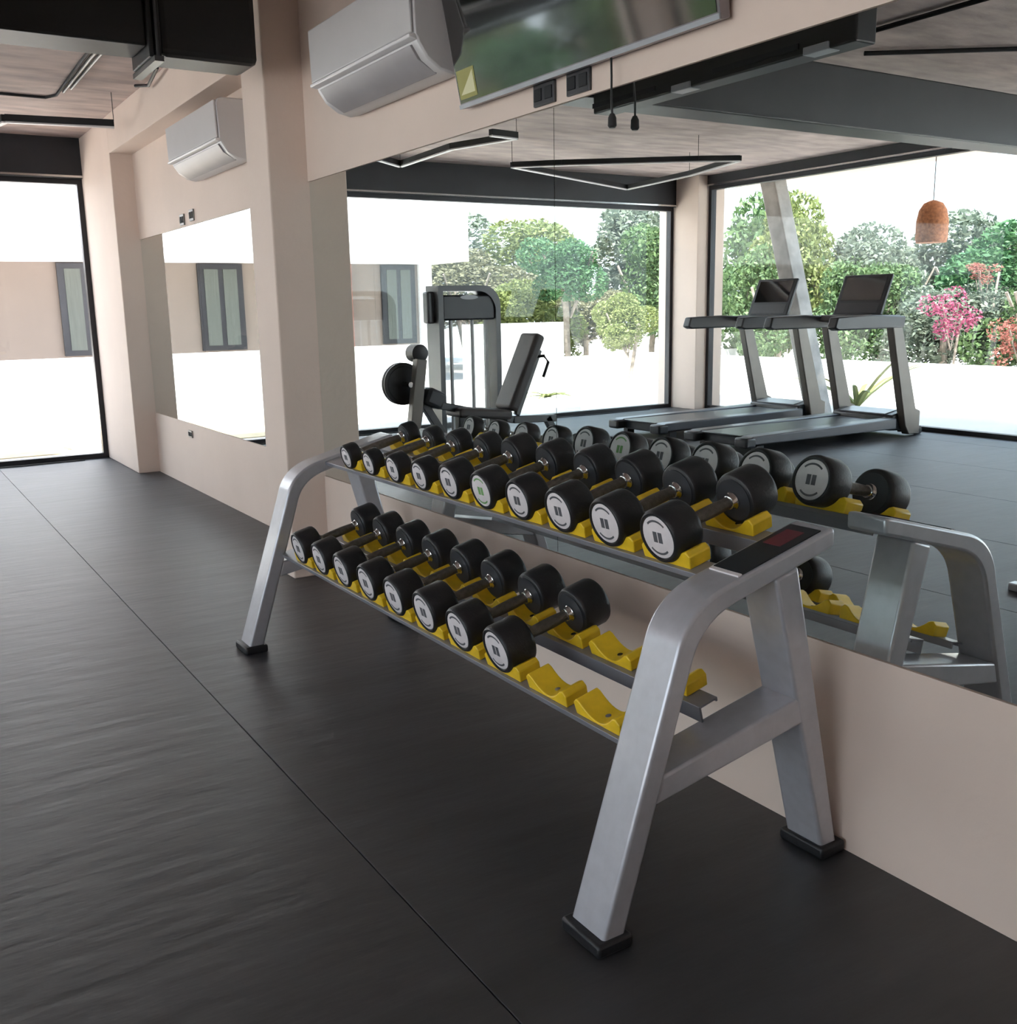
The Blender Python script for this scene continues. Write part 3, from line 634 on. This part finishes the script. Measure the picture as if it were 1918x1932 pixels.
# slanting column and wicker lamp outside the side window
sc_ = obj('slanting_column', B(add_bar, (-9.0, 9.42, GZ), (-9.0, 10.46, 3.30), 0.26, 0.26, (1,0,0)), M['column_out'], bevel=0.02)
tag(sc_, 'slanting weathered grey column outside the side window', 'column')
struct('trim_7', B(add_box, -9.6, XW-0.25, -1, 11.4, 3.16, 3.30), M['wall'], smooth=False)
pl = thing('wicker_pendant', 'orange-brown wicker bell pendant hanging outside the side window', 'lamp', (-9.0, 7.83, 2.13))
bm = bmesh.new(); add_lathe(bm, (0,0,0), (0,0,1), [(0,0.175),(0.06,0.185),(0.25,0.185),(0.38,0.16),(0.46,0.11),(0.49,0.04),(0.50,0.0)], 24); obj('shade', bm, M['wicker'], pl)
bm = bmesh.new(); add_cyl(bm, (0,0,0.49), (0,0,1.03), 0.006, 6); obj('cord', bm, M['cable'], pl)

# ------------------------------------------------------------------ plants
def leaf_blob(bm, blobs, n, size, rng):
    tot = sum(b[3]**2 for b in blobs)
    for bx, by, bz, br, sq in blobs:
        for _ in range(int(n*br*br/tot)):
            while True:
                v = Vector((rng.uniform(-1,1), rng.uniform(-1,1), rng.uniform(-1,1)))
                if 0.15 < v.length < 1: break
            v = v.normalized() * (v.length**0.45)
            p = Vector((bx + v.x*br, by + v.y*br, bz + v.z*br*sq))
            s = size*rng.uniform(0.6, 1.3)
            a = Vector((rng.gauss(0,1), rng.gauss(0,1), rng.gauss(0,0.6))).normalized()
            b = a.cross(Vector((rng.gauss(0,1), rng.gauss(0,1), rng.gauss(0,1)))).normalized()
            q = [bm.verts.new(p - a*s), bm.verts.new(p + b*s*0.45), bm.verts.new(p + a*s), bm.verts.new(p - b*s*0.45)]
            bm.faces.new(q)
def crown(n, size, seed, nb, spread):
    rg = random.Random(seed); bl = [(rg.uniform(-spread,spread), rg.uniform(-spread,spread), rg.uniform(-spread,spread), rg.uniform(0.22,0.46), 0.9) for q in range(nb)]
    bm = bmesh.new(); leaf_blob(bm, bl, n, size, rg); me = bpy.data.meshes.new('crown'); bm.to_mesh(me); bm.free(); return me
CROWNS = []
FLOW = [crown(900, 0.07, 90+k, 11, 0.75) for k in range(3)]
for kk in range(4):
    rg = random.Random(50+kk); bl = []
    for q in range(9): bl.append((rg.uniform(-0.62,0.62), rg.uniform(-0.62,0.62), rg.uniform(-0.55,0.6), rg.uniform(0.30,0.52), 0.85))
    bl.append((0,0,0,0.55,1)); bm = bmesh.new(); leaf_blob(bm, bl, 9500, 0.046, rg)
    me = bpy.data.meshes.new('crown_%s' % 'abcd'[kk]); bm.to_mesh(me); bm.free(); CROWNS.append(me)
def branch_pts(rg, h, lean):
    return [(lean*t*h*0.2 + rg.uniform(-0.02,0.02)*h, rg.uniform(-0.02,0.02)*h, t*h) for t in (0, 0.3, 0.6, 1.0)]
def tree(name, x, y, z, rx, rz, kind, label, cat='tree', group='trees beyond the garden wall', base=GZ, tw=0.07):
    rg = random.Random(int(abs(x*100)+abs(y*10)))
    t = thing(name, label, cat, (x, y, base), 0, group)
    h = max(0.2, z - base)
    bm = bmesh.new(); add_tube(bm, branch_pts(rg, h, rg.uniform(-1,1)), tw, 7)
    for q in range(4):
        a = rg.uniform(0, 2*PI); add_tube(bm, [(0,0,h*0.55), (math.cos(a)*rx*0.35, math.sin(a)*rx*0.35, h*0.85), (math.cos(a)*rx*0.6, math.sin(a)*rx*0.6, h+rz*0.3)], tw*0.4, 5)
    obj('trunk', bm, M['bark'], t)
    me = (FLOW if kind in ('pink', 'coral') else CROWNS)[rg.randrange(3)].copy(); me.materials.clear(); me.materials.append(LEAF[kind])
    f = bpy.data.objects.new('foliage', me); C.objects.link(f); f.parent = t; f.location = (0,0,h); f.scale = (rx, rx, rz); f.rotation_euler = (0,0,rg.uniform(0,6)); f['kind'] = 'stuff'
    return t
TR = [  # real x = -(mirror x)
 (-10.9, 17.9, 2.30, 0.95, 0.95, 'deep', 'dense deep-green round tree above the white wall'),
 (-13.2, 17.9, 1.9, 1.3, 1.5, 'mid', 'mid-green tree between the round tree and the corner column'),
 (-11.0, 22.5, 1.9, 1.7, 1.3, 'dry', 'dry olive tree behind the weight-stack machine'),
 (-13.4, 23.5, 2.3, 2.0, 1.6, 'lime', 'wide yellow-green tree behind the deep-green one'),
 (-9.9, 24.0, 1.6, 1.3, 1.3, 'dry', 'low olive bush next to the white house'),
 (-10.9, 19.6, 0.9, 1.4, 1.2, 'lime', 'yellow-green hedge bush behind the taller boundary wall'),
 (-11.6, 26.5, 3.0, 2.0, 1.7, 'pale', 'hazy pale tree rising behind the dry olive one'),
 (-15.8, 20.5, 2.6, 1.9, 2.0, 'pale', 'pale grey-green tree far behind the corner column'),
 (-12.4, 19.3, 1.2, 1.3, 1.0, 'dry', 'dry undergrowth behind the lower wall'),
 (-14.6, 16.4, 2.0, 1.6, 2.2, 'mid', 'tall mid-green tree beyond the corner column'),
 (-14.2, 14.2, 1.9, 1.2, 2.0, 'lime', 'bright yellow-green tree just beyond the corner column'),
 (-12.9, 13.9, 1.3, 1.0, 1.5, 'mid', 'slim green tree close beside the corner column'),
 (-15.4, 13.2, 1.6, 1.4, 1.6, 'pale', 'pale loose tree behind the slanting column'),
 (-14.0, 12.4, 1.4, 1.1, 1.4, 'mid', 'bushy tree behind the farther treadmill'),
 (-16.0, 11.6, 1.6, 1.6, 1.5, 'deep', 'green tree behind the nearer treadmill console'),
 (-14.0, 11.0, 1.0, 1.2, 1.2, 'pale', 'pale bush between the treadmill uprights'),
 (-16.5, 9.9, 1.5, 1.6, 1.5, 'pale', 'pale green tree behind the wicker pendant'),
 (-14.3, 9.3, 1.1, 1.3, 1.5, 'mid', 'green bush beside the pink flowers'),
 (-15.6, 8.2, 1.5, 1.6, 1.5, 'lime', 'yellow-green tree at the right of the mirror'),
 (-13.6, 7.6, 0.9, 1.2, 1.3, 'mid', 'green bush at the right behind the wall'),
 (-14.8, 6.4, 1.3, 1.7, 1.7, 'pale', 'grey-green tree beyond the right edge of the mirror'),
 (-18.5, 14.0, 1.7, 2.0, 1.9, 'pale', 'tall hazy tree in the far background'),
 (-19.0, 11.0, 1.9, 2.2, 1.7, 'dry', 'hazy olive tree in the far background'),
 (-18.5, 7.6, 1.7, 2.2, 1.8, 'mid', 'hazy green tree in the far background'),
]
for x, y, z, rx, rz, kd, lb in TR: tree('garden_tree', x, y, z, rx, rz, kd, lb)
tree('small_tree', -8.85, 13.4, 1.15, 0.62, 0.62, 'lime', 'small yellow-green tree with a forked thin trunk in front of the far wall', group=None or 'trees inside the garden', tw=0.035)
tree('flowering_shrub', -12.75, 10.0, 1.25, 0.48, 0.45, 'pink', 'magenta bougainvillea over the white wall', 'shrub', 'flowering shrubs', GZ, 0.02)
tree('flowering_shrub', -12.9, 8.9, 0.85, 0.42, 0.45, 'coral', 'coral-red flowering shrub at the right of the mirror', 'shrub', 'flowering shrubs', GZ, 0.02)
tree('flowering_shrub', -14.2, 10.4, 1.9, 0.34, 0.22, 'coral', 'small cluster of orange-red flowers high in the trees', 'shrub', 'flowering shrubs', GZ, 0.02)
# agave and young palm
def spiky(name, x, y, n, L, up, kind, label, cat):
    t = thing(name, label, cat, (x, y, GZ)); rg = random.Random(int(n*7+L*10)); 
    for k in range(n):
        a = 2*PI*k/n + rg.uniform(-.2,.2); d = Vector((math.cos(a), math.sin(a), 0)); s = Vector((-d.y, d.x, 0)); e = up*rg.uniform(0.6, 1.2)
        bm = bmesh.new(); prev = None
        for q in range(6):
            u = q/5; c = d*(L*u) + Vector((0,0,L*e*u - L*0.55*u*u)); ww = 0.05*L*(1-u)*(0.6+1.6*u) + 0.004
            cur = [bm.verts.new(c - s*ww), bm.verts.new(c - Vector((0,0,ww*0.5))), bm.verts.new(c + s*ww), bm.verts.new(c + Vector((0,0,0.004)))]
            if prev:
                for i in range(4): bm.faces.new((prev[i], prev[(i+1)%4], cur[(i+1)%4], cur[i]))
            prev = cur
        obj('leaf', bm, LEAF[kind], t)
spiky('agave', -8.0, 14.6, 13, 0.55, 0.55, 'lime', 'low spiky agave on the ground beyond the far window', 'plant')
spiky('young_palm', -10.2, 9.75, 12, 0.95, 1.25, 'lime', 'young palm with arching yellow-green leaves outside the side window', 'plant')
